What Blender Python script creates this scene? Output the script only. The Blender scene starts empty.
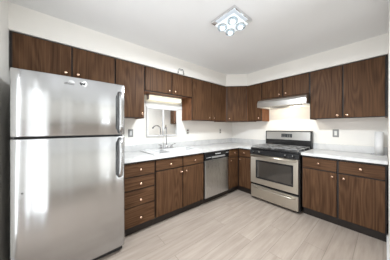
import bpy, bmesh, math, random
from mathutils import Vector, Matrix
C = bpy.context.scene.collection
PI = math.pi
random.seed(4)

# ------------------------------------------------------------------ camera
cam_d = bpy.data.cameras.new('camera')
cam_d.sensor_width = 36.0
cam_d.lens = 36.0 * 158.261 / 390.0
cam_d.shift_y = -2.25 / 390.0
cam_d.clip_start = 0.01
cam = bpy.data.objects.new('camera', cam_d)
C.objects.link(cam)
cam.location = (-3.296, -2.482, 1.273)
cam.rotation_euler = (PI / 2, 0, 0.876 - PI / 2)
bpy.context.scene.camera = cam

# ------------------------------------------------------------------ world, lights, exposure
vs = bpy.context.scene.view_settings
vs.view_transform = 'Standard'
vs.look = 'None'
vs.gamma = 1.0
vs.use_curve_mapping = False
vs.exposure = 0.12
world = bpy.data.worlds.new('world')
bpy.context.scene.world = world
world.use_nodes = True
world.node_tree.nodes['Background'].inputs[0].default_value = (0.90, 0.95, 1.0, 1)
world.node_tree.nodes['Background'].inputs[1].default_value = 0.8


def area(name, loc, direction, sx, sy, power, color):
    d = bpy.data.lights.new(name, 'AREA')
    d.shape = 'RECTANGLE'
    d.size, d.size_y = sx, sy
    d.energy = power
    d.color = color
    o = bpy.data.objects.new(name, d)
    C.objects.link(o)
    o.location = loc
    o.rotation_euler = Vector(direction).to_track_quat('-Z', 'Y').to_euler()
    return o


# added unseen fill: two strips at the left wall, an uplight behind the camera
area('side_fill', (-3.665, -2.06, 1.12), (1, 0, 0), .26, 2.0, 12, (0.92, 0.96, 1.0))
area('side_fill', (-3.665, -1.44, 1.12), (1, 0, 0), .26, 2.0, 12, (0.92, 0.96, 1.0))
area('bounce_fill', (-0.95, -3.7, 0.60), (-.1, 0.1, 1), 1.5, 1.2, 70, (0.89, 0.95, 1.0))


# ------------------------------------------------------------------ materials
def new_mat(name):
    m = bpy.data.materials.new(name)
    m.use_nodes = True
    nt = m.node_tree
    return m, nt, nt.nodes['Principled BSDF']


def N(nt, t, **kw):
    n = nt.nodes.new(t)
    for k, v in kw.items():
        setattr(n, k, v)
    return n


def plain(name, col, rough=0.5, metal=0.0, noise=0.0, scale=20, spec=None, emit=None, estr=0, trans=0, bump=0.0):
    m, nt, b = new_mat(name)
    b.inputs['Base Color'].default_value = (*col, 1)
    b.inputs['Roughness'].default_value = rough
    b.inputs['Metallic'].default_value = metal
    if spec is not None:
        b.inputs['Specular IOR Level'].default_value = spec
    if trans:
        b.inputs['Transmission Weight'].default_value = trans
    if emit:
        b.inputs['Emission Color'].default_value = (*emit, 1)
        b.inputs['Emission Strength'].default_value = estr
    if noise or bump:
        tc = N(nt, 'ShaderNodeTexCoord')
        nz = N(nt, 'ShaderNodeTexNoise')
        nz.inputs['Scale'].default_value = scale
        nz.inputs['Detail'].default_value = 4
        nt.links.new(tc.outputs['Object'], nz.inputs['Vector'])
        if noise:
            r = N(nt, 'ShaderNodeValToRGB')
            r.color_ramp.elements[0].position = 0.3
            r.color_ramp.elements[1].position = 0.7
            r.color_ramp.elements[0].color = (*[c * (1 - noise) for c in col], 1)
            r.color_ramp.elements[1].color = (*[min(1, c * (1 + noise)) for c in col], 1)
            nt.links.new(nz.outputs['Fac'], r.inputs['Fac'])
            nt.links.new(r.outputs['Color'], b.inputs['Base Color'])
        if bump:
            bp = N(nt, 'ShaderNodeBump')
            bp.inputs['Strength'].default_value = bump
            bp.inputs['Distance'].default_value = 0.002
            nt.links.new(nz.outputs['Fac'], bp.inputs['Height'])
            nt.links.new(bp.outputs['Normal'], b.inputs['Normal'])
    return m


def wood(name, horizontal=False, dark=(0.048, 0.022, 0.011), light=(0.130, 0.067, 0.034)):
    """Walnut veneer: cathedral contours of a stretched noise plus fine pores."""
    m, nt, b = new_mat(name)
    L = nt.links.new
    tc = N(nt, 'ShaderNodeTexCoord')
    oi = N(nt, 'ShaderNodeObjectInfo')
    mul = N(nt, 'ShaderNodeMath', operation='MULTIPLY')
    mul.inputs[1].default_value = 37.0
    L(oi.outputs['Random'], mul.inputs[0])
    comb = N(nt, 'ShaderNodeCombineXYZ')
    for i in range(3):
        L(mul.outputs[0], comb.inputs[i])
    add = N(nt, 'ShaderNodeVectorMath', operation='ADD')
    L(tc.outputs['Object'], add.inputs[0])
    L(comb.outputs[0], add.inputs[1])

    def noise(scl, sc, det):
        mp = N(nt, 'ShaderNodeMapping')
        mp.inputs['Scale'].default_value = scl
        L(add.outputs[0], mp.inputs['Vector'])
        nz = N(nt, 'ShaderNodeTexNoise')
        nz.inputs['Scale'].default_value = sc
        nz.inputs['Detail'].default_value = det
        L(mp.outputs[0], nz.inputs['Vector'])
        return nz.outputs['Fac']
    s1 = (0.6, 0.6, 7.0) if horizontal else (4.2, 4.2, 0.5)
    s2 = (1.2, 1.2, 45.0) if horizontal else (45.0, 45.0, 1.2)
    big = noise(s1, 1.4, 1.5)
    fine = noise(s2, 2.2, 4)
    k = N(nt, 'ShaderNodeMath', operation='MULTIPLY')
    k.inputs[1].default_value = 70
    L(big, k.inputs[0])
    sn = N(nt, 'ShaderNodeMath', operation='SINE')
    L(k.outputs[0], sn.inputs[0])
    s = N(nt, 'ShaderNodeMath', operation='MULTIPLY_ADD')
    s.inputs[1].default_value = 0.11
    s.inputs[2].default_value = 0.0
    L(sn.outputs[0], s.inputs[0])
    t = N(nt, 'ShaderNodeMath', operation='ADD')
    L(s.outputs[0], t.inputs[0])
    L(fine, t.inputs[1])
    r = N(nt, 'ShaderNodeValToRGB')
    r.color_ramp.elements[0].position = 0.22
    r.color_ramp.elements[1].position = 0.80
    r.color_ramp.elements[0].color = (*dark, 1)
    r.color_ramp.elements[1].color = (*light, 1)
    L(t.outputs[0], r.inputs['Fac'])
    L(r.outputs['Color'], b.inputs['Base Color'])
    b.inputs['Roughness'].default_value = 0.5
    b.inputs['Specular IOR Level'].default_value = 0.12
    return m


def steel(name, col=(0.60, 0.60, 0.60), rough=0.24, axis='z', wob=0.35):
    m, nt, b = new_mat(name)
    L = nt.links.new
    tc = N(nt, 'ShaderNodeTexCoord')
    b.inputs['Metallic'].default_value = 1.0
    b.inputs['Base Color'].default_value = (*col, 1)

    def nz(scl, det):
        mp = N(nt, 'ShaderNodeMapping')
        mp.inputs['Scale'].default_value = scl
        L(tc.outputs['Object'], mp.inputs['Vector'])
        n = N(nt, 'ShaderNodeTexNoise')
        n.inputs['Scale'].default_value = 1.0
        n.inputs['Detail'].default_value = det
        L(mp.outputs[0], n.inputs['Vector'])
        return n.outputs['Fac']
    a = nz((7, 7, 0.22) if axis == 'z' else (1.2, 1.2, 12), 0.5)
    f = nz((300, 300, 6) if axis == 'z' else (6, 6, 300), 2)
    rr = N(nt, 'ShaderNodeMapRange')
    rr.inputs['To Min'].default_value = rough * 0.93
    rr.inputs['To Max'].default_value = rough * 1.07
    L(f, rr.inputs['Value'])
    L(rr.outputs[0], b.inputs['Roughness'])
    bp = N(nt, 'ShaderNodeBump')
    bp.inputs['Strength'].default_value = wob
    bp.inputs['Distance'].default_value = 0.022
    L(a, bp.inputs['Height'])
    L(bp.outputs['Normal'], b.inputs['Normal'])
    return m


def floor_mat():
    m, nt, b = new_mat('greige_plank_floor')
    L = nt.links.new
    tc = N(nt, 'ShaderNodeTexCoord')
    br = N(nt, 'ShaderNodeTexBrick')
    br.offset = 0.37
    br.inputs['Scale'].default_value = 1.0
    br.inputs['Mortar Size'].default_value = 0.0016
    br.inputs['Mortar Smooth'].default_value = 0.1
    br.inputs['Bias'].default_value = 0.0
    br.inputs['Brick Width'].default_value = 1.22
    br.inputs['Row Height'].default_value = 0.19
    br.inputs['Color1'].default_value = (0.415, 0.352, 0.303, 1)
    br.inputs['Color2'].default_value = (0.37, 0.312, 0.267, 1)
    br.inputs['Mortar'].default_value = (0.22, 0.185, 0.155, 1)
    L(tc.outputs['Object'], br.inputs['Vector'])
    sh = N(nt, 'ShaderNodeVectorMath', operation='MULTIPLY_ADD')
    sh.inputs[1].default_value = (9, 9, 9)
    L(br.outputs['Color'], sh.inputs[0])
    L(tc.outputs['Object'], sh.inputs[2])
    mp = N(nt, 'ShaderNodeMapping')
    mp.inputs['Scale'].default_value = (1.3, 14, 1)
    L(sh.outputs[0], mp.inputs['Vector'])
    nz = N(nt, 'ShaderNodeTexNoise')
    nz.inputs['Scale'].default_value = 1.6
    nz.inputs['Detail'].default_value = 6
    nz.inputs['Roughness'].default_value = 0.6
    L(mp.outputs[0], nz.inputs['Vector'])
    r = N(nt, 'ShaderNodeValToRGB')
    r.color_ramp.elements[0].position = 0.28
    r.color_ramp.elements[1].position = 0.68
    r.color_ramp.elements[0].color = (0.76, 0.74, 0.72, 1)
    r.color_ramp.elements[1].color = (1.06, 1.06, 1.06, 1)
    L(nz.outputs['Fac'], r.inputs['Fac'])
    mx = N(nt, 'ShaderNodeMix', data_type='RGBA', blend_type='MULTIPLY')
    mx.inputs['Factor'].default_value = 1.0
    L(br.outputs['Color'], mx.inputs['A'])
    L(r.outputs['Color'], mx.inputs['B'])
    L(mx.outputs['Result'], b.inputs['Base Color'])
    b.inputs['Roughness'].default_value = 0.5
    b.inputs['Specular IOR Level'].default_value = 0.3
    return m


def counter_mat():
    m, nt, b = new_mat('white_marbled_laminate')
    L = nt.links.new
    tc = N(nt, 'ShaderNodeTexCoord')
    nz = N(nt, 'ShaderNodeTexNoise')
    nz.inputs['Scale'].default_value = 5
    nz.inputs['Detail'].default_value = 7
    nz.inputs['Distortion'].default_value = 1.6
    L(tc.outputs['Object'], nz.inputs['Vector'])
    r = N(nt, 'ShaderNodeValToRGB')
    r.color_ramp.elements[0].position = 0.38
    r.color_ramp.elements[1].position = 0.55
    r.color_ramp.elements[0].color = (0.59, 0.59, 0.59, 1)
    r.color_ramp.elements[1].color = (0.66, 0.66, 0.655, 1)
    L(nz.outputs['Fac'], r.inputs['Fac'])
    L(r.outputs['Color'], b.inputs['Base Color'])
    b.inputs['Roughness'].default_value = 0.22
    return m


M = dict(
    wall=plain('cream_wall_paint', (0.86, 0.835, 0.79), 0.7, noise=0.012, scale=3, bump=0.05),
    ceiling=plain('white_ceiling_paint', (0.82, 0.82, 0.82), 0.85, noise=0.01, scale=3),
    trim=plain('white_trim_paint', (0.68, 0.68, 0.68), 0.4, noise=0.01),
    floor=floor_mat(),
    counter=counter_mat(),
    wood=wood('walnut_veneer'),
    woodh=wood('walnut_veneer_cross', True),
    side=wood('walnut_side_panel', False, (0.11, 0.045, 0.02), (0.26, 0.115, 0.055)),
    frame=plain('dark_walnut_frame', (0.014, 0.008, 0.006), 0.5, noise=0.25, scale=30),
    kick=plain('black_brown_kick', (0.018, 0.012, 0.009), 0.55, noise=0.2),
    knob=plain('copper_nickel_knob', (0.72, 0.50, 0.37), 0.25, metal=1.0, noise=0.05),
    steel=steel('brushed_steel_fridge', (0.50, 0.505, 0.51), 0.19, wob=1.0),
    steel2=steel('brushed_steel', (0.62, 0.62, 0.62), 0.28, wob=0.05),
    steelh=steel('brushed_steel_horizontal', (0.62, 0.61, 0.59), 0.30, axis='x', wob=0.04),
    warmsteel=steel('warm_brushed_steel', (0.58, 0.54, 0.47), 0.36, axis='x', wob=0.03),
    chrome=plain('chrome', (0.75, 0.75, 0.76), 0.10, metal=1.0, noise=0.02),
    dullchrome=plain('dull_chrome', (0.42, 0.42, 0.42), 0.25, metal=1.0, noise=0.05),
    black=plain('black_enamel', (0.012, 0.012, 0.013), 0.22, noise=0.1),
    iron=plain('cast_iron', (0.26, 0.26, 0.26), 0.28, noise=0.2, scale=60),
    glassblack=plain('dark_oven_glass', (0.045, 0.040, 0.035), 0.06, noise=0.05, spec=0.9),
    gasket=plain('dark_grey_gasket', (0.05, 0.05, 0.052), 0.6, noise=0.1),
    fridgeside=plain('grey_cabinet_paint', (0.42, 0.42, 0.41), 0.5, noise=0.05),
    porcelain=plain('white_sink_enamel', (0.70, 0.70, 0.70), 0.18, noise=0.01),
    plate=plain('grey_steel_cover_plate', (0.50, 0.50, 0.48), 0.35, metal=0.7, noise=0.05),
    plate_w=plain('white_cover_plate', (0.72, 0.72, 0.69), 0.4, noise=0.02),
    brown=plain('brown_receptacle', (0.12, 0.08, 0.055), 0.4, noise=0.05),
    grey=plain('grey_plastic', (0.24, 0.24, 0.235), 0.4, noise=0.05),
    lightgrey=plain('light_grey_plastic', (0.55, 0.55, 0.55), 0.35, noise=0.03),
    mirror=plain('silvered_pane', (0.95, 0.95, 0.95), 0.04, metal=1.0, noise=0.01),
    paper=plain('white_paper_towel', (0.78, 0.78, 0.78), 0.9, noise=0.02, scale=60, bump=0.3),
    card=plain('cardboard_core', (0.45, 0.36, 0.26), 0.9, noise=0.05),
    tube=plain('lit_fluorescent_diffuser', (0.6, 0.6, 0.55), 0.4, emit=(1.0, 0.93, 0.66), estr=0.95),
    lampglass=plain('lit_frosted_glass', (0.9, 0.93, 0.95), 0.3, emit=(0.90, 0.96, 1.0), estr=1.5),
    litplate=plain('lit_square_glass', (0.75, 0.80, 0.84), 0.15, emit=(0.90, 0.96, 1.0), estr=0.5),
    smoke=plain('clear_bevelled_glass', (0.80, 0.88, 0.92), 0.05, trans=1.0, noise=0.01),
    hoodlens=plain('lit_hood_lens', (0.9, 0.9, 0.85), 0.3, emit=(1.0, 0.86, 0.62), estr=3.0),
    sticker=plain('white_sticker', (0.75, 0.75, 0.75), 0.5, noise=0.02),
    ink=plain('black_ink', (0.015, 0.015, 0.016), 0.5, noise=0.05),
    display=plain('display_glass', (0.02, 0.025, 0.03), 0.1, noise=0.05),
    windowglass=plain('clear_window_glass', (0.95, 0.97, 0.97), 0.0, trans=1.0, noise=0.005),
)


# ------------------------------------------------------------------ mesh helpers
class Frame:
    """u runs along the wall left to right, d out of the wall, z up."""
    def __init__(s, o, u, n):
        s.o, s.u, s.n = Vector(o), Vector(u).normalized(), Vector(n).normalized()

    def p(s, u, d, z):
        return s.o + s.u * u + s.n * d + Vector((0, 0, z))


SINK = Frame((0, 0, 0), (1, 0, 0), (0, -1, 0))       # u = x, d = -y
RANGE = Frame((0, 0, 0), (0, -1, 0), (-1, 0, 0))     # u = -y, d = -x
WORLD = Frame((0, 0, 0), (1, 0, 0), (0, 1, 0))


def box(bm, fr, u0, u1, d0, d1, z0, z1, bev=0.0, seg=2):
    vs_ = [bm.verts.new(fr.p(u, d, z)) for u in (u0, u1) for d in (d0, d1) for z in (z0, z1)]
    idx = [(0, 1, 3, 2), (4, 6, 7, 5), (0, 4, 5, 1), (2, 3, 7, 6), (0, 2, 6, 4), (1, 5, 7, 3)]
    fs = [bm.faces.new([vs_[i] for i in f]) for f in idx]
    if bev:
        es = list({e for f in fs for e in f.edges})
        bmesh.ops.bevel(bm, geom=es, offset=bev, segments=seg, affect='EDGES', profile=0.5)


def prism(bm, fr, prof, u0, u1):
    """profile of (d, z) points swept from u0 to u1"""
    a = [bm.verts.new(fr.p(u0, d, z)) for d, z in prof]
    b = [bm.verts.new(fr.p(u1, d, z)) for d, z in prof]
    n = len(prof)
    bm.faces.new(a)
    bm.faces.new(b[::-1])
    for i in range(n):
        bm.faces.new([a[i], b[i], b[(i + 1) % n], a[(i + 1) % n]])


def poly_z(bm, pts, z0, z1, bev=0):
    a = [bm.verts.new((x, y, z0)) for x, y in pts]
    b = [bm.verts.new((x, y, z1)) for x, y in pts]
    n = len(pts)
    fs = [bm.faces.new(a), bm.faces.new(b[::-1])]
    for i in range(n):
        fs.append(bm.faces.new([a[i], b[i], b[(i + 1) % n], a[(i + 1) % n]]))
    if bev:
        es = list({e for f in fs for e in f.edges})
        bmesh.ops.bevel(bm, geom=es, offset=bev, segments=2, affect='EDGES', profile=0.5)


def basis(d):
    d = d.normalized()
    a = Vector((0, 0, 1)) if abs(d.z) < 0.9 else Vector((1, 0, 0))
    x = d.cross(a).normalized()
    return x, d.cross(x).normalized()


def tube(bm, pts, r, seg=12, caps=True):
    pts = [Vector(p) for p in pts]
    rs = r if isinstance(r, (list, tuple)) else [r] * len(pts)
    rings = []
    x, y = basis(pts[1] - pts[0])
    for i, p in enumerate(pts):
        t = (pts[min(i + 1, len(pts) - 1)] - pts[max(i - 1, 0)]).normalized()
        x = (x - t * x.dot(t)).normalized()
        y = t.cross(x)
        rings.append([bm.verts.new(p + (x * math.cos(2 * PI * k / seg) + y * math.sin(2 * PI * k / seg)) * rs[i]) for k in range(seg)])
    for a, b in zip(rings, rings[1:]):
        for k in range(seg):
            f = bm.faces.new([a[k], a[(k + 1) % seg], b[(k + 1) % seg], b[k]])
            f.smooth = True
    if caps:
        bm.faces.new(rings[0][::-1])
        bm.faces.new(rings[-1])


def lathe(bm, o, axis, prof, seg=20):
    """prof of (radius, height along axis)"""
    o = Vector(o)
    axis = Vector(axis).normalized()
    x, y = basis(axis)
    rings = []
    for r, h in prof:
        c = o + axis * h
        if r < 1e-6:
            rings.append([bm.verts.new(c)])
        else:
            rings.append([bm.verts.new(c + (x * math.cos(2 * PI * k / seg) + y * math.sin(2 * PI * k / seg)) * r) for k in range(seg)])
    for a, b in zip(rings, rings[1:]):
        for k in range(seg):
            k2 = (k + 1) % seg
            if len(a) == 1 and len(b) == 1:
                continue
            if len(a) == 1:
                f = bm.faces.new([a[0], b[k], b[k2]])
            elif len(b) == 1:
                f = bm.faces.new([a[k], b[0], a[k2]])
            else:
                f = bm.faces.new([a[k], a[k2], b[k2], b[k]])
            f.smooth = True
    if len(rings[0]) > 1:
        bm.faces.new(rings[0][::-1])
    if len(rings[-1]) > 1:
        bm.faces.new(rings[-1])


def obj(name, bm, mat, parent=None, label=None):
    """links the shape as one mesh; vertices are given in world space"""
    origin = Vector((0, 0, 0))
    q = parent
    while q is not None:
        origin += q.location
        q = q.parent
    bmesh.ops.recalc_face_normals(bm, faces=bm.faces[:])
    if parent is None:
        lo = [min(v.co[i] for v in bm.verts) for i in range(3)]
        hi = [max(v.co[i] for v in bm.verts) for i in range(3)]
        origin = Vector(((lo[0] + hi[0]) / 2, (lo[1] + hi[1]) / 2, lo[2]))
    bmesh.ops.translate(bm, verts=bm.verts[:], vec=-origin)
    me = bpy.data.meshes.new(name)
    bm.to_mesh(me)
    bm.free()
    o = bpy.data.objects.new(name, me)
    me.materials.append(M[mat] if isinstance(mat, str) else mat)
    C.objects.link(o)
    if parent is not None:
        o.parent = parent
    else:
        o.location = origin
    if label:
        o['label'] = label
    return o


def tag(o, label=None, cat=None, group=None, kind=None):
    for k, v in (('label', label), ('category', cat), ('group', group), ('kind', kind)):
        if v:
            o[k] = v
    return o


def thing(name, label, cat, loc, group=None):
    o = bpy.data.objects.new(name, None)
    o.empty_display_size = 0.1
    C.objects.link(o)
    o.location = loc
    return tag(o, label, cat, group)


def B():
    return bmesh.new()


def boxobj(name, fr, b6, mat, parent=None, bev=0.0, label=None):
    bm = B()
    box(bm, fr, *b6, bev=bev)
    return obj(name, bm, mat, parent, label)


# ------------------------------------------------------------------ the room
H = 2.40          # ceiling height
YE = -2.507       # end wall beside the right-hand cabinets
XL = -3.672       # left wall


def struct(name, boxes, mat, bev=0, label=None):
    bm = B()
    for b in boxes:
        box(bm, WORLD, *b, bev=bev)
    o = obj(name, bm, mat)
    # keep texture coordinates in room space
    me = o.data
    me.transform(Matrix.Translation(o.location))
    o.location = (0, 0, 0)
    return tag(o, label, kind='structure')


struct('floor', [(XL - 0.12, 0.12, -5.12, 0.12, -0.05, 0.0)], 'floor')
struct('ceiling', [(XL - 0.12, 0.12, -5.12, 0.12, H, H + 0.05)], 'ceiling')
struct('wall_back', [(XL - 0.12, 0.12, 0.0, 0.12, 0, H)], 'wall')
struct('wall_right', [(0.0, 0.12, -5.12, 0.0, 0, H)], 'wall')
struct('wall_end', [(-1.55, 0.0, YE - 0.12, YE, 0, H)], 'wall')
# left wall with an added light opening, and the dining side behind the camera
WY0, WY1, WZ0, WZ1 = -2.25, -1.25, .08, 2.15
struct('wall_left', [(XL - 0.12, XL, WY1, 0, 0, H), (XL - 0.12, XL, -5.12, WY0, 0, H), (XL - 0.12, XL, WY0, WY1, 0, WZ0), (XL - 0.12, XL, WY0, WY1, WZ1, H)], 'wall')
struct('wall_front', [(XL, 0, -5.12, -5.0, 0, H)], 'wall')
bm = B()
for a in ((-1.93, -1.57, WZ0 + .05, WZ1 - .05), (WY0, WY0 + .05, WZ0, WZ1), (WY1 - .05, WY1, WZ0, WZ1), (WY0 + .05, WY1 - .05, WZ0, WZ0 + .05), (WY0 + .05, WY1 - .05, WZ1 - .05, WZ1)):
    box(bm, WORLD, XL - .09, XL - .05, a[0], a[1], a[2], a[3])
tag(obj('added_window', bm, 'trim'), kind='structure')  # added window out of view, there to carry the side fill
# baseboards
struct('baseboard_end', [(-1.55, -0.537, YE, YE + 0.013, 0, 0.10)], 'trim')
struct('baseboard_left', [(XL, XL + 0.013, -2.75, -0.80, 0, 0.10)], 'trim')

# soffit above the upper cabinets, following their fronts and the diagonal corner
UT = 2.152
UD = 0.327
bm = B()
poly_z(bm, [(XL, 0), (0, 0), (0, YE), (-UD - .001, YE), (-UD - .001, -0.632), (-0.641, -UD - .001), (XL, -UD - .001)], UT + .003, H)
so = obj('wall_soffit', bm, 'wall')
so.data.transform(Matrix.Translation(so.location))
so.location = (0, 0, 0)
tag(so, kind='structure')

# ------------------------------------------------------------------ cabinets
KNOB = [(0.0055, -0.001), (0.0055, 0.010), (0.009, 0.013), (0.0145, 0.018), (0.0155, 0.023), (0.0125, 0.028), (0.007, 0.0305), (0.0, 0.031)]


def knob(fr, u, d, z, parent):
    bm = B()
    lathe(bm, fr.p(u, d, z), fr.n, KNOB, 16)
    return obj('knob', bm, 'knob', parent)


def face_frame(fr, t, u0, u1, z0, z1, d0, d1, muntins=(), rails=()):
    w = 0.022
    bm = B()
    box(bm, fr, u0, u0 + w, d0, d1, z0, z1)
    box(bm, fr, u1 - w, u1, d0, d1, z0, z1)
    box(bm, fr, u0 + w, u1 - w, d0, d1, z0, z0 + w)
    box(bm, fr, u0 + w, u1 - w, d0, d1, z1 - w, z1)
    for m in muntins:
        box(bm, fr, m - w, m + w, d0, d1, z0 + w, z1 - w)
    for a, b, z in rails:
        box(bm, fr, a, b, d0, d1, z - w, z + w)
    return obj('face_frame', bm, 'frame', t)


def upper(fr, label, u0, u1, z0, z1, splits, knobs, group=None, gl=0.008, gr=0.008):
    t = thing('wall_cabinet', label, 'cabinet', fr.p((u0 + u1) / 2, UD / 2, z0))
    bm = B()
    d0, d1 = 0.002, 0.300
    box(bm, fr, u0 + .001, u0 + .019, d0, d1, z0, z1)
    box(bm, fr, u1 - .019, u1 - .001, d0, d1, z0, z1)
    box(bm, fr, u0 + .019, u1 - .019, d0, d1, z0 + .012, z0 + .030)
    box(bm, fr, u0 + .019, u1 - .019, d0, d1, z1 - .018, z1)
    box(bm, fr, u0 + .019, u1 - .019, d0, d0 + .006, z0 + .030, z1 - .018)
    obj('cabinet_body', bm, 'side', t)
    face_frame(fr, t, u0 + .001, u1 - .001, z0, z1, d1, 0.308, splits)
    edges = [u0 + gl] + [x for s in splits for x in (s - .007, s + .007)] + [u1 - gr]
    for i in range(0, len(edges), 2):
        dr = boxobj('door', fr, (edges[i], edges[i + 1], 0.3085, UD, z0 + .010, z1 - .014), 'wood', t, bev=.003)
        for ku, kz in knobs:
            if edges[i] < ku < edges[i + 1]:
                knob(fr, ku, UD, kz, dr)
    return t


ZB = 1.405
upper(SINK, 'long low two-door walnut wall cabinet above the steel fridge', -3.668, -2.795, 1.80, UT, [-3.222], [(-3.275, 1.850), (-3.170, 1.850)], gl=.02)
upper(SINK, 'tall single-door walnut wall cabinet between the fridge and the sink light', -2.793, -2.415, ZB, UT, [], [(-2.456, 1.462)])
upper(SINK, 'short two-door walnut wall cabinet over the glowing light bar and sink', -2.413, -1.559, 1.797, UT, [-1.973], [(-2.026, 1.847), (-1.920, 1.847)])
upper(SINK, 'tall two-door walnut wall cabinet to the right of the sink light', -1.557, -0.643, ZB, UT, [-1.086], [(-1.150, 1.462), (-1.022, 1.462)])
upper(RANGE, 'narrow single-door walnut wall cabinet just left of the range hood', 0.637, 0.943, ZB, UT, [], [(0.892, 1.468)])
upper(RANGE, 'short two-door walnut wall cabinet directly above the range hood', 0.945, 1.722, 1.812, UT, [1.329], [(1.275, 1.868), (1.384, 1.868)])
upper(RANGE, 'wide two-door walnut wall cabinet at the far right beside the wall end', 1.724, 2.503, ZB, UT, [2.109], [(2.055, 1.447), (2.155, 1.447)], gl=.012, gr=.02)

# diagonal corner wall cabinet
DG_o = Vector((-0.641, -UD, 0))
DG_e = Vector((-UD, -0.635, 0))
du = (DG_e - DG_o)
DGN = Vector((-1, -1, 0)).normalized()
DGL = du.length
DIAG = Frame(DG_o, du, DGN)
t = thing('corner_wall_cabinet', 'diagonal walnut wall cabinet set across the room corner', 'cabinet', (-0.3, -0.3, ZB))
bm = B()
k = 0.030
pts = [(-0.002, -0.002), (-0.002, -0.635), (-0.300, -0.635), (-0.318, -0.618), (-0.624, -0.318), (-0.641, -0.300), (-0.641, -0.002)]
poly_z(bm, pts, ZB + .002, UT)
obj('cabinet_body', bm, 'side', t)
face_frame(DIAG, t, 0.006, DGL - .006, ZB, UT, -0.012, -0.002)
dr = boxobj('door', DIAG, (0.020, DGL - .020, 0.0, 0.018, ZB + .010, UT - .014), 'wood', t, bev=.003)
knob(DIAG, 0.065, 0.018, 1.462, dr)

# base cabinets
BD = 0.61


def base(fr, label, u0, u1, drawers, doors, muntins=(), kick=True):
    t = thing('base_cabinet', label, 'cabinet', fr.p((u0 + u1) / 2, 0.3, 0))
    bm = B()
    box(bm, fr, u0 + .001, u0 + .019, .002, .583, .11, .874)
    box(bm, fr, u1 - .019, u1 - .001, .002, .583, .11, .874)
    box(bm, fr, u0 + .019, u1 - .019, .002, .583, .11, .128)
    box(bm, fr, u0 + .019, u1 - .019, .002, .008, .128, .66)
    obj('cabinet_body', bm, 'side', t)
    rails = [(a[0], a[1], a[2] - .005) for a in drawers]
    face_frame(fr, t, u0 + .001, u1 - .001, .11, .874, .583, .591, muntins, rails)
    boxobj('toe_kick', fr, (u0 + .001, u1 - .001, .50, .535, .0, .109), 'kick', t)
    for a, b, z0, z1, kn in drawers:
        dr = boxobj('drawer', fr, (a, b, .5915, BD, z0, z1), 'woodh', t, bev=.003)
        knob(fr, kn[0], BD, kn[1], dr)
    for a, b, z0, z1, kn in doors:
        dr = boxobj('door', fr, (a, b, .5915, BD, z0, z1), 'wood', t, bev=.003)
        if kn:
            knob(fr, kn[0], BD, kn[1], dr)
    return t


uc = -2.586
base(SINK, 'walnut base cabinet with four stacked drawers beside the fridge', -2.780, -2.394,
     [(-2.772, -2.403, .704, .850, (uc, .777)), (-2.772, -2.403, .548, .690, (uc, .610)),
      (-2.772, -2.403, .356, .534, (uc, .420)), (-2.772, -2.403, .122, .342, (uc, .212))], [])
base(SINK, 'walnut base cabinet under the sink with two tall doors', -2.392, -1.547,
     [(-2.381, -1.971, .718, .850, (-2.175, .780)), (-1.953, -1.558, .718, .850, (-1.745, .780))],
     [(-2.381, -1.971, .122, .702, (-2.006, .648)), (-1.953, -1.558, .122, .702, (-1.910, .648))], (-1.962,))
base(RANGE, 'wide walnut base cabinet at the far right with two drawers over two doors', 1.702, 2.497,
     [(1.712, 2.085, .702, .850, (1.900, .785)), (2.107, 2.484, .702, .850, (2.300, .785))],
     [(1.712, 2.085, .122, .687, (2.045, .640)), (2.107, 2.484, .122, .687, (2.155, .640))], (2.096,))
# corner base cabinet
t = thing('corner_base_cabinet', 'walnut corner base cabinet between the dishwasher and the range', 'cabinet', (-0.4, -0.4, 0))
bm = B()
poly_z(bm, [(-0.915, -0.002), (-0.002, -0.002), (-0.002, -0.905), (-0.583, -0.905), (-0.583, -0.583), (-0.915, -0.583)], .11, .874)
obj('cabinet_body', bm, 'side', t)
bm = B()
poly_z(bm, [(-0.915, -0.5835), (-0.5835, -0.5835), (-0.5835, -0.905), (-0.591, -0.905), (-0.591, -0.591), (-0.915, -0.591)], .11, .874)
obj('face_frame', bm, 'frame', t)
bm = B()
poly_z(bm, [(-0.915, -0.50), (-0.50, -0.50), (-0.50, -0.905), (-0.535, -0.905), (-0.535, -0.535), (-0.915, -0.535)], 0, .109)
obj('toe_kick', bm, 'kick', t)
for fr, a, b, ku, kd in ((SINK, -0.906, -0.622, -0.750, -0.866), (RANGE, 0.622, 0.897, 0.752, 0.655)):
    dr = boxobj('drawer', fr, (a, b, .5915, BD, .712, .850), 'woodh', t, bev=.003)
    knob(fr, ku, BD, .789, dr)
    dr = boxobj('door', fr, (a, b, .5915, BD, .122, .697), 'wood', t, bev=.003)
    knob(fr, kd, BD, .652, dr)

# ------------------------------------------------------------------ countertops
CT0, CT1 = .876, .914
SX0, SX1, SY0, SY1 = -2.372, -1.560, -0.552, -0.075     # sink cut-out
bm = B()
E = 0.637
box(bm, WORLD, -2.785, SX0, -E, -.002, CT0, CT1)
box(bm, WORLD, SX1, -E, -E, -.002, CT0, CT1)
box(bm, WORLD, SX0, SX1, -E, SY0, CT0, CT1)
box(bm, WORLD, SX0, SX1, SY1, -.002, CT0, CT1)
box(bm, WORLD, -E, -.002, -.907, -.002, CT0, CT1)
t = thing('countertop', 'white marbled corner countertop holding the sink, running to the range', 'countertop', (-1.4, -.3, CT0))
obj('worktop', bm, 'counter', t)
bm = B()
poly_z(bm, [(-2.785, -.002), (-.002, -.002), (-.002, -.907), (-.021, -.907), (-.021, -.021), (-2.785, -.021)], CT1 + .0005, 1.012, bev=.003)
obj('backsplash', bm, 'counter', t)
t = thing('countertop', 'white marbled straight countertop right of the range, under the paper towels', 'countertop', (-.3, -2.1, CT0))
bm = B()
box(bm, WORLD, -E, -.002, -2.504, -1.698, CT0, CT1, bev=.003)
obj('worktop', bm, 'counter', t)
bm = B()
box(bm, WORLD, -.021, -.002, -2.504, -1.698, CT1 + .0005, 1.012, bev=.003)
obj('backsplash', bm, 'counter', t)

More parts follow.
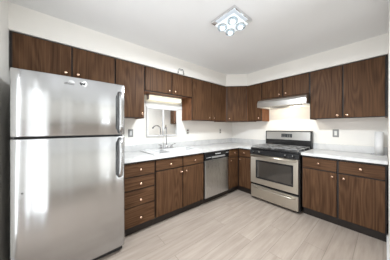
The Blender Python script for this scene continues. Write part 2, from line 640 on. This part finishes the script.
# ------------------------------------------------------------------ sink and faucet
t = thing('kitchen_sink', 'white double-bowl drop-in sink set in the countertop', 'sink', (-1.966, -.31, CT1))
bx0, bx1 = SX0 - .012, SX1 + .012
by0, by1 = SY0 - .012, SY1 + .012
bowls = [(-2.345, -2.105, -0.530, -0.165), (-2.062, -1.587, -0.530, -0.165)]
bm = B()
zr0, zr1 = CT1 + .0005, CT1 + .010
box(bm, WORLD, bx0, bowls[0][0], by0, by1, zr0, zr1, bev=.003)
box(bm, WORLD, bowls[0][1], bowls[1][0], bowls[0][2], bowls[0][3], zr0, zr1, bev=.002)
box(bm, WORLD, bowls[1][1], bx1, by0, by1, zr0, zr1, bev=.003)
box(bm, WORLD, bowls[0][0], bowls[1][1], by0, bowls[0][2], zr0, zr1, bev=.002)
box(bm, WORLD, bowls[0][0], bowls[1][1], bowls[0][3], by1, zr0, zr1, bev=.002)
obj('rim', bm, 'porcelain', t)
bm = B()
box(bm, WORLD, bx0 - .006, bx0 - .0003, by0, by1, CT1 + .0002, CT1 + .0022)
obj('rim_gap_shade', bm, 'grey', t)  # dark strip standing in for the shaded gap at the left rim
for x0, x1, y0, y1 in bowls:
    bm = B()
    zt, zb, w = CT1 + .001, CT1 - .17, .006
    a = [(x0, y0), (x1, y0), (x1, y1), (x0, y1)]
    i_ = [(x0 + .02, y0 + .02), (x1 - .02, y0 + .02), (x1 - .02, y1 - .02), (x0 + .02, y1 - .02)]
    at = [bm.verts.new((x, y, zt)) for x, y in a]
    ab = [bm.verts.new((x, y, zb)) for x, y in i_]
    ot = [bm.verts.new((x + (w if x > (x0 + x1) / 2 else -w) * .9, y + (w if y > (y0 + y1) / 2 else -w), zt)) for x, y in a]
    ob = [bm.verts.new((x + (w if x > (x0 + x1) / 2 else -w) * .9, y + (w if y > (y0 + y1) / 2 else -w), zb - w)) for x, y in i_]
    for k in range(4):
        k2 = (k + 1) % 4
        bm.faces.new([at[k], at[k2], ab[k2], ab[k]])
        bm.faces.new([ot[k], ot[k2], ob[k2], ob[k]])
        bm.faces.new([at[k], at[k2], ot[k2], ot[k]])
    bm.faces.new(ab)
    bm.faces.new(ob)
    bo = obj('bowl', bm, 'porcelain', t)
    bm = B()
    lathe(bm, ((x0 + x1) / 2, (y0 + y1) / 2, zb + .0005), (0, 0, 1), [(.040, 0), (.040, .002), (.030, .003), (.028, .001), (0, .001)])
    obj('drain', bm, 'chrome', bo)

FX, FY, FZ = -1.955, -.115, CT1 + .0105
t = thing('faucet', 'chrome two-handle gooseneck faucet behind the sink', 'faucet', (FX, FY, FZ))
bm = B()
box(bm, WORLD, FX - .125, FX + .125, FY - .028, FY + .028, FZ, FZ + .014, bev=.006)
lathe(bm, (FX, FY, FZ + .012), (0, 0, 1), [(.024, 0), (.022, .02), (.015, .035), (.013, .045)])
obj('base', bm, 'chrome', t)
bm = B()
sd = Vector((-0.60, -0.80, 0)).normalized()
p0 = Vector((FX, FY, FZ + .05))
pts = [p0, p0 + Vector((0, 0, .15)), p0 + Vector((0, 0, .27))]
R = .075
for k in range(1, 12):
    a = PI * k / 11 * 0.83
    pts.append(p0 + Vector((0, 0, .27)) + sd * (R - R * math.cos(a)) + Vector((0, 0, R * math.sin(a) * .9)))
tube(bm, pts, .0095, 12)
lathe(bm, pts[-1], (pts[-1] - pts[-2]), [(.011, -.003), (.013, .002), (.013, .022), (.010, .025)], 14)
obj('spout', bm, 'dullchrome', t)
for s in (-1, 1):
    bm = B()
    hx = FX + s * .10
    lathe(bm, (hx, FY, FZ + .012), (0, 0, 1), [(.022, 0), (.020, .022), (.013, .036), (.013, .052), (.0, .055)])
    tube(bm, [(hx, FY, FZ + .058), (hx + s * .02, FY - .012, FZ + .066), (hx + s * .065, FY - .03, FZ + .074)], [.009, .008, .006], 10)
    obj('handle', bm, 'dullchrome', t)

# ------------------------------------------------------------------ framed two-pane window over the sink
bm = B()
wx0, wx1, wz0, wz1 = -2.262, -1.655, 1.130, 1.610
mx = -1.960


def wbox(bm_, x0, x1, d0, d1, z0, z1, bev=.002):
    box(bm_, SINK, x0, x1, d0, d1, z0, z1, bev=bev)


wbox(bm, wx0, wx0 + .022, .001, .030, wz0, wz1)
wbox(bm, wx1 - .022, wx1, .001, .030, wz0, wz1)
wbox(bm, wx0 + .022, wx1 - .022, .001, .030, wz0, wz0 + .022)
wbox(bm, wx0 + .022, wx1 - .022, .001, .030, wz1 - .022, wz1)
wbox(bm, mx - .013, mx + .013, .001, .026, wz0 + .022, wz1 - .022)
win = obj('window_1', bm, 'trim')
tag(win, kind='structure')
bm = B()
wbox(bm, wx0 + .022, mx - .013, .004, .009, wz0 + .022, wz1 - .022, 0)
obj('pane', bm, 'mirror', win)
bm = B()
wbox(bm, mx + .013, wx1 - .022, .004, .009, wz0 + .022, wz1 - .022, 0)
obj('pane', bm, 'mirror', win)
bm = B()
wbox(bm, -2.27, -1.565, .001, .016, wz1 + .002, 1.700)
tag(obj('trim_1', bm, 'trim'), kind='structure')

# ------------------------------------------------------------------ light bar under the short cabinet
t = thing('under_cabinet_light', 'glowing white fluorescent light bar under the short cabinet above the sink', 'light', (-1.94, -.10, 1.79))
LX0, LX1 = -2.262, -1.628
bm = B()
box(bm, SINK, LX0, LX1, .020, .105, 1.793, 1.807, bev=.002)
box(bm, SINK, LX0, LX0 + .012, .020, .105, 1.722, 1.793, bev=.002)
box(bm, SINK, LX1 - .012, LX1, .020, .105, 1.722, 1.793, bev=.002)
obj('housing', bm, 'lightgrey', t)
bm = B()
prof = [(.024, 1.792), (.100, 1.792), (.103, 1.772), (.098, 1.742), (.085, 1.727), (.045, 1.727), (.024, 1.735)]
prism(bm, SINK, prof, LX0 + .0125, LX1 - .0125)
obj('diffuser', bm, 'tube', t)
area('fluorescent_light', (-1.94, -.125, 1.715), (0, -.35, -1), .6, .05, 0.35, (1.0, .90, .70))

# ------------------------------------------------------------------ cover plates on the walls
def plate(fr, u, z, label, body, insert, kind):
    t = thing('wall_outlet', label, 'outlet', fr.p(u, 0, z))
    bm = B()
    box(bm, fr, u - .037, u + .037, .0005, .007, z - .060, z + .060, bev=.002)
    obj('cover_plate', bm, body, t)
    if kind == 'duplex':
        for s in (-1, 1):
            bm = B()
            box(bm, fr, u - .017, u + .017, .0072, .0095, z + s * .024 - .016, z + s * .024 + .016, bev=.001)
            r = obj('receptacle', bm, insert, t)
            bm = B()
            for q in (-.006, .006):
                box(bm, fr, u + q - .0012, u + q + .0012, .0097, .0100, z + s * .024 - .004, z + s * .024 + .006)
            obj('slot', bm, 'ink', r)
    else:
        bm = B()
        box(bm, fr, u - .016, u + .016, .0072, .0105, z - .034, z + .034, bev=.001)
        obj('rocker', bm, insert, t)
    return t


plate(SINK, -2.505, 1.190, 'grey switch plate on the wall between fridge and sink', 'grey', 'lightgrey', 'rocker')
plate(SINK, -1.418, 1.197, 'white cover plate with brown outlet just right of the sink window', 'plate_w', 'brown', 'duplex')
plate(SINK, -0.462, 1.192, 'brown outlet on the white wall nearest the room corner', 'plate_w', 'brown', 'duplex')
plate(RANGE, 1.987, 1.186, 'grey switch plate on the wall between the range and the paper towels', 'grey', 'plate_w', 'rocker')

# ------------------------------------------------------------------ refrigerator
RX0, RX1 = -3.590, -2.808
RC = (RX0 + RX1) / 2
t = thing('refrigerator', 'stainless steel top-freezer refrigerator against the left wall', 'refrigerator', (RC, -.4, 0))
bm = B()
box(bm, SINK, RX0 + .006, RX1 - .006, .030, .700, .022, 1.695, bev=.006)
obj('cabinet_body', bm, 'fridgeside', t)
for ax in (RX0 + .06, RX1 - .06):
    for ad in (.10, .62):
        bm = B()
        tube(bm, [SINK.p(ax, ad, 0), SINK.p(ax, ad, .0225)], .02, 12)
        obj('foot', bm, 'black', t)
boxobj('door_gasket', SINK, (RX0 + .012, RX1 - .012, .7005, .7125, .075, 1.693), 'gasket', t)
boxobj('kick_grille', SINK, (RX0 + .015, RX1 - .015, .701, .735, .018, .066), 'black', t, bev=.004)


def fridge_door(z0, z1):
    bm = B()
    n = 28
    front, back = [], []
    rad = .014
    us = []
    for i in range(5):
        us.append(RX0 + rad * (1 - math.cos(PI / 2 * i / 4)))
    us += [RX0 + rad + (RX1 - RX0 - 2 * rad) * i / n for i in range(1, n)]
    us += [RX1 - rad * (1 - math.cos(PI / 2 * i / 4)) for i in range(4, -1, -1)]

    def dep(u):
        x = min(u - RX0, RX1 - u)
        base_ = .779 - .010 * ((u - RC) / (RC - RX0)) ** 2 + .0
        if x < rad:
            base_ -= rad - math.sqrt(max(0, rad * rad - (rad - x) ** 2))
        return base_
    rows = [(z0, -.008), (z0 + .003, -.003), (z0 + .008, 0), (z1 - .008, 0), (z1 - .003, -.003), (z1, -.008)]
    grid = [[bm.verts.new(SINK.p(u, dep(u) + off, z)) for u in us] for z, off in rows]
    for r1, r2 in zip(grid, grid[1:]):
        for i in range(len(us) - 1):
            f = bm.faces.new([r1[i], r1[i + 1], r2[i + 1], r2[i]])
            f.smooth = True
    bk = [[bm.verts.new(SINK.p(u, .713, z)) for u in (RX0, RX1)] for z in (z0, z1)]
    bm.faces.new([bk[0][0], bk[0][1], bk[1][1], bk[1][0]])
    bm.faces.new([bk[0][0]] + grid[0] + [bk[0][1]])
    bm.faces.new([bk[1][0]] + grid[-1] + [bk[1][1]])
    bm.faces.new([bk[0][0]] + [g[0] for g in grid] + [bk[1][0]])
    bm.faces.new([bk[0][1]] + [g[-1] for g in grid] + [bk[1][1]])
    return obj('door', bm, 'steel', t)


freezer = fridge_door(1.203, 1.708)
fresh = fridge_door(.070, 1.190)


def fridge_handle(parent, z0, z1, arch_top):
    """flat bow handle: straight at the seam end, curving back into the door at the other"""
    bm = B()
    u = -2.858
    pts = []
    n = 16
    for i in range(n + 1):
        f = i / n
        d = .772 + .056 * (1 - (2 * f - 1) ** 6) ** .5 * 1.0
        z = z0 + (z1 - z0) * f
        pts.append((u, d, z))
    prev = None
    for i, (uu, d, z) in enumerate(pts):
        w = .018 if 0 < i < n else .014
        th = .010
        ring = [bm.verts.new(SINK.p(uu + w * math.cos(a), d + th * math.sin(a), z)) for a in [2 * PI * q / 12 for q in range(12)]]
        if prev:
            for q in range(12):
                f = bm.faces.new([prev[q], prev[(q + 1) % 12], ring[(q + 1) % 12], ring[q]])
                f.smooth = True
        else:
            bm.faces.new(ring[::-1])
        prev = ring
    bm.faces.new(prev)
    hd = obj('handle', bm, 'dullchrome', parent)
    bm = B()
    tube(bm, [SINK.p(uu - .019, d - .004, z) for uu, d, z in pts[1:-1]], .0065, 8)
    obj('dark_edge', bm, 'gasket', hd, 'dark left edge')  # dark bar along the left side of the handle


fridge_handle(freezer, 1.215, 1.635, True)
fridge_handle(fresh, .775, 1.175, False)
bm = B()
lathe(bm, SINK.p(-3.232, .7775, 1.660), SINK.n, [(.030, -.003), (.030, .0013), (0, .0016)], 24)
for v in bm.verts:
    v.co.z = 1.660 + (v.co.z - 1.660) * .78
em = obj('emblem', bm, 'lightgrey', freezer, 'pale grey oval emblem')
bm = B()
for i, (a, b, c, d_) in enumerate(((-3.290, 1.643, -3.272, 1.655), (-3.272, 1.655, -3.262, 1.645), (-3.262, 1.645, -3.250, 1.656), (-3.250, 1.650, -3.222, 1.650), (-3.290, 1.643, -3.222, 1.643))):
    tube(bm, [SINK.p(a, .7795, b), SINK.p(c, .7795, d_)], .0038, 6)
obj('lettering', bm, 'grey', em)
bm = B()
lathe(bm, SINK.p(-3.163, .7775, 1.660), SINK.n, [(.033, -.003), (.033, .0013), (0, .0015)], 24)
stk = obj('round_sticker', bm, 'sticker', freezer, 'white round sticker with black marking')
bm = B()
for a, b, c, d_ in ((-3.181, 1.667, -3.173, 1.650), (-3.173, 1.650, -3.164, 1.664), (-3.164, 1.664, -3.155, 1.650), (-3.155, 1.650, -3.146, 1.667)):
    tube(bm, [SINK.p(a, .7795, b), SINK.p(c, .7795, d_)], .0058, 6)
obj('lettering', bm, 'ink', stk)
bm = B()
lathe(bm, SINK.p(-3.527, .7700, .787), SINK.n, [(.006, -.002), (.006, .002), (0, .0025)], 12)
obj('dark_speck', bm, 'ink', fresh)

# ------------------------------------------------------------------ dishwasher
DX0, DX1 = -1.541, -.920
t = thing('dishwasher', 'stainless dishwasher with black control strip under the counter', 'dishwasher', (-1.23, -.3, 0))
bm = B()
box(bm, SINK, DX0 + .004, DX1 - .004, .02, .580, .10, .868)
obj('tub', bm, 'black', t)
boxobj('toe_kick', SINK, (DX0 + .006, DX1 - .006, .48, .535, .002, .098), 'kick', t)
boxobj('door', SINK, (DX0 + .010, DX1 - .024, .583, .622, .118, .735), 'steel2', t, bev=.006)
boxobj('side_strip', SINK, (DX1 - .022, DX1 - .006, .583, .612, .118, .735), 'black', t)
cp = boxobj('control_panel', SINK, (DX0 + .006, DX1 - .006, .583, .628, .741, .866), 'black', t, bev=.006)
bm = B()
prism(bm, SINK, [(.629, .792), (.645, .786), (.650, .782), (.645, .764), (.629, .768)], -1.39, -1.06)
obj('handle', bm, 'grey', cp)
for i in range(5):
    bm = B()
    box(bm, SINK, -1.51 + i * .022, -1.495 + i * .022, .6285, .6315, .775, .783, bev=.0008)
    obj('button', bm, 'lightgrey', cp)
boxobj('marking', SINK, (-1.30, -1.16, .6285, .6300, .822, .835), 'lightgrey', cp)
boxobj('marking', SINK, (-1.02, -.95, .6285, .6300, .822, .830), 'lightgrey', cp)

# ------------------------------------------------------------------ range
GU0, GU1 = .913, 1.692
GC = (GU0 + GU1) / 2
t = thing('gas_range', 'stainless gas range with black cooktop under the hood', 'range', (-.33, -GC, 0))
boxobj('oven_body', RANGE, (GU0 + .003, GU1 - .003, .030, .638, .030, .885), 'black', t)
for uu in (GU0 + .05, GU1 - .05):
    for dd in (.08, .58):
        bm = B()
        tube(bm, [RANGE.p(uu, dd, 0), RANGE.p(uu, dd, .0305)], .018, 12)
        obj('foot', bm, 'black', t)
bm = B()
box(bm, RANGE, GU0, GU1, .085, .668, .8855, .918, bev=.008)
ck = obj('cooktop', bm, 'black', t)
# burners and grates
for bu in (GU0 + .20, GU1 - .20):
    for bd in (.225, .50):
        bm = B()
        lathe(bm, RANGE.p(bu, bd, .918), (0, 0, 1), [(.052, 0), (.052, .006), (.038, .008), (.038, .016), (.0, .018)], 24)
        obj('burner', bm, 'iron', ck)
for g0, g1 in ((GU0 + .02, GC - .006), (GC + .006, GU1 - .02)):
    bm = B()
    r = .006
    z = .945
    d0, d1 = .105, .645
    for dd in (d0, (d0 + d1) / 2, d1):
        box(bm, RANGE, g0, g1, dd - r, dd + r, z - r, z + r, bev=.002)
    for uu in (g0 + r, (g0 + g1) / 2, g1 - r):
        box(bm, RANGE, uu - r, uu + r, d0, d1, z - r + .0005, z + r + .001, bev=.002)
    for bd in (.225, .50):
        for ang in (PI / 4, 3 * PI / 4, 5 * PI / 4, 7 * PI / 4):
            uc2 = (g0 + g1) / 2
            a = RANGE.p(uc2 + .035 * math.cos(ang), bd + .03 * math.sin(ang), z + .004)
            b_ = RANGE.p(uc2 + (g1 - g0) / 2 * .92 * math.cos(ang) * 1.35, bd + .12 * math.sin(ang) * 1.35, z)
            tube(bm, [a, b_], .006, 6)
    for uu in (g0 + r, g1 - r):
        for dd in (d0, (d0 + d1) / 2, d1):
            box(bm, RANGE, uu - r, uu + r, dd - r, dd + r, .9185, z)
    obj('grate', bm, 'iron', ck)
# knob panel
bm = B()
prism(bm, RANGE, [(.6385, .806), (.682, .806), (.690, .815), (.676, .884), (.6385, .884)], GU0, GU1)
kp = obj('knob_panel', bm, 'black', t)
kn_n = Vector((-1, 0, .2)).normalized()
for f in (.10, .235, .765, .90):
    uu = GU0 + (GU1 - GU0) * f
    bm = B()
    o_ = RANGE.p(uu, .683, .846)
    lathe(bm, o_, kn_n, [(.023, -.003), (.023, .004), (.018, .007), (.016, .026), (.013, .029), (0, .030)], 20)
    kb = obj('knob', bm, 'black', kp)
    bm = B()
    tube(bm, [o_ + kn_n * .0305 + Vector((0, 0, -.004)), o_ + kn_n * .0305 + Vector((0, 0, .013))], .002, 6)
    obj('pointer', bm, 'lightgrey', kb)
# oven door
bm = B()
w0, w1, wz_0, wz_1 = GU0 + .108, GU1 - .078, .392, .712
d0, d1 = .6395, .680
du0, du1, dz0, dz1 = GU0 + .012, GU1 - .016, .300, .800
box(bm, RANGE, du0, w0, d0, d1, dz0, dz1)
box(bm, RANGE, w1, du1, d0, d1, dz0, dz1)
box(bm, RANGE, w0, w1, d0, d1, dz0, wz_0)
box(bm, RANGE, w0, w1, d0, d1, wz_1, dz1)
dr = obj('oven_door', bm, 'warmsteel', t)
bm = B()
wz = .024
for b6 in ((w0, w0 + wz, d0 + .004, d1 + .003, wz_0, wz_1), (w1 - wz, w1, d0 + .004, d1 + .003, wz_0, wz_1),
           (w0 + wz, w1 - wz, d0 + .004, d1 + .003, wz_0, wz_0 + wz), (w0 + wz, w1 - wz, d0 + .004, d1 + .003, wz_1 - wz, wz_1)):
    box(bm, RANGE, *b6)
obj('window_frame', bm, 'black', dr)
boxobj('window_glass', RANGE, (w0 + wz, w1 - wz, d0 + .006, d1 - .002, wz_0 + wz, wz_1 - wz), 'glassblack', dr)
bm = B()
tube(bm, [RANGE.p(GU0 + .03, .715, .782), RANGE.p(GU1 - .03, .715, .782)], .014, 14)
for uu in (GU0 + .055, GU1 - .055):
    tube(bm, [RANGE.p(uu, .679, .782), RANGE.p(uu, .712, .782)], .011, 10)
obj('handle', bm, 'warmsteel', dr)
# storage drawer
bm = B()
box(bm, RANGE, GU0 + .012, GU1 - .016, .6395, .672, .045, .258, bev=.004)
dr = obj('storage_drawer', bm, 'warmsteel', t)
bm = B()
pts = []
for i in range(13):
    f = i / 12
    pts.append(RANGE.p(GU0 + .08 + (GU1 - GU0 - .14) * f, .670 + .034 * (1 - (2 * f - 1) ** 8), .222))
tube(bm, pts, .010, 12)
obj('handle', bm, 'warmsteel', dr)
# backguard
bm = B()
prism(bm, RANGE, [(.003, .886), (.080, .886), (.080, 1.010), (.075, 1.205), (.060, 1.215), (.003, 1.215)], GU0 - .006, GU1 + .002)
bg = obj('backguard', bm, 'black', t)
bm = B()
prism(bm, RANGE, [(.0805, 1.050), (.0860, 1.052), (.0810, 1.195), (.0755, 1.197)], GU0 + .014, GU1 - .018)
pn = obj('steel_panel', bm, 'steelh', bg)
bm = B()
prism(bm, RANGE, [(.0866, 1.093), (.0885, 1.094), (.0865, 1.158), (.0835, 1.159)], 1.215, 1.395)
obj('display', bm, 'display', pn)
for i in range(4):
    for j in range(2):
        bm = B()
        box(bm, RANGE, 1.230 + i * .035 + (.012 if i > 1 else 0), 1.252 + i * .035 + (.012 if i > 1 else 0), .0872, .0892, 1.103 + j * .028, 1.115 + j * .028)
        obj('button', bm, 'grey', pn)

# ------------------------------------------------------------------ range hood
HU0, HU1 = .945, 1.724
t = thing('range_hood', 'stainless under-cabinet range hood above the gas range', 'range hood', (-.25, -1.335, 1.65))
bm = B()
prism(bm, RANGE, [(.003, 1.808), (.380, 1.808), (.465, 1.768), (.492, 1.730), (.496, 1.648), (.484, 1.648), (.480, 1.690), (.003, 1.690)], HU0, HU1)
box(bm, RANGE, HU0, HU0 + .012, .003, .484, 1.650, 1.690)
box(bm, RANGE, HU1 - .012, HU1, .003, .484, 1.650, 1.690)
box(bm, RANGE, HU0 + .012, HU1 - .012, .003, .015, 1.650, 1.690)
obj('canopy', bm, 'steelh', t)
boxobj('filter', RANGE, (HU0 + .16, HU1 - .16, .10, .36, 1.676, 1.6895), 'grey', t)
bm = B()
box(bm, RANGE, 1.20, 1.47, .385, .455, 1.662, 1.6895, bev=.006)
obj('light_lens', bm, 'hoodlens', t)
bm = B()
box(bm, RANGE, 1.50, 1.58, .400, .470, 1.650, 1.6895, bev=.003)
obj('switch_box', bm, 'black', t)
hl = bpy.data.lights.new('hood_light', 'POINT')
hl.energy = 7.5
hl.shadow_soft_size = .012
hl.color = (1.0, .88, .70)
ho = bpy.data.objects.new('hood_light', hl)
C.objects.link(ho)
ho.location = (-.40, -1.335, 1.656)

# ------------------------------------------------------------------ ceiling lamp
LX, LY = -1.945, -1.455
t = thing('ceiling_light', 'square chrome ceiling light with four lit glass cups', 'light', (LX, LY, H))
bm = B()
box(bm, WORLD, LX - .150, LX + .150, LY - .150, LY + .150, H - .028, H - .0005, bev=.004)
obj('ceiling_plate', bm, 'chrome', t)
bm = B()
box(bm, WORLD, LX - .118, LX + .118, LY - .118, LY + .118, H - .058, H - .046, bev=.003)
obj('glass_plate', bm, 'litplate', t)
for sx in (-1, 1):
    for sy in (-1, 1):
        x, y = LX + sx * .066, LY + sy * .066
        bm = B()
        tube(bm, [(x, y, H - .0285), (x, y, H - .0455)], .010, 12)
        obj('post', bm, 'chrome', t)
        bm = B()
        lathe(bm, (x, y, H - .0585), (0, 0, -1), [(.046, 0), (.050, .004), (.050, .026), (.044, .030), (.040, .026), (.038, .010), (0, .010)], 24)
        cup = obj('glass_cup', bm, 'smoke', t)
        bm = B()
        lathe(bm, (x, y, H - .069), (0, 0, -1), [(.020, 0), (.026, .010), (.024, .020), (.0, .026)], 18)
        obj('bulb', bm, 'lampglass', cup)
d = bpy.data.lights.new('ceiling_lamp_light', 'AREA')
d.shape = 'DISK'
d.size = .24
d.energy = 47
d.color = (.90, .96, 1.0)
o = bpy.data.objects.new('ceiling_lamp_light', d)
C.objects.link(o)
o.location = (LX, LY, H - .105)

# ------------------------------------------------------------------ paper towels and the small wire bracket
PX, PY = -.105, -2.432
t = thing('paper_towel_tray', 'grey metal tray under the paper towel roll on the right countertop', 'tray', (PX, PY, CT1))
bm = B()
box(bm, WORLD, PX - .06, PX + .06, PY - .068, PY + .070, CT1 + .0005, CT1 + .006, bev=.002)
obj('plate', bm, 'dullchrome', t)
bm = B()
for a in ((PX - .06, PX - .055, PY - .068, PY + .070), (PX + .055, PX + .06, PY - .068, PY + .070), (PX - .055, PX + .055, PY - .068, PY - .063), (PX - .055, PX + .055, PY + .065, PY + .070)):
    box(bm, WORLD, *a, CT1 + .0065, CT1 + .010)
obj('raised_edge', bm, 'dullchrome', t)
t = thing('paper_towel_roll', 'white paper towel roll standing on the right countertop tray', 'paper towels', (PX, PY, CT1 + .010))
bm = B()
lathe(bm, (PX, PY, CT1 + .0068), (0, 0, 1), [(.021, 0), (.039, 0), (.039, .300), (.021, .300)], 32)
obj('paper', bm, 'paper', t)
bm = B()
lathe(bm, (PX, PY, CT1 + .0068), (0, 0, 1), [(.0205, .001), (.0205, .2995), (.019, .2995), (.019, .001)], 24)
obj('cardboard_core', bm, 'card', t)

t = thing('wire_bracket', 'small chrome wire bracket on the soffit above the sink cabinet', 'bracket', (-1.81, -.345, 2.16))
bm = B()
bz0, bz1 = 2.158, 2.232
dd = UD + .014
for x in (-1.868, -1.752):
    tube(bm, [SINK.p(x, dd, bz0), SINK.p(x + (.012 if x < -1.8 else -.012), dd, bz1 - .01), SINK.p(x + (.024 if x < -1.8 else -.024), dd, bz1)], .006, 8)
    tube(bm, [SINK.p(x, dd, bz0 + .004), SINK.p(x, UD + .0015, bz0 + .004)], .006, 8)
tube(bm, [SINK.p(-1.850, dd, bz1), SINK.p(-1.770, dd, bz1)], .006, 8)
obj('wire_frame', bm, 'dullchrome', t)
bm = B()
box(bm, SINK, -1.845, -1.775, UD + .0015, dd + .003, bz1 - .016, bz1 - .004, bev=.002)
obj('mounting_bar', bm, 'lightgrey', t)
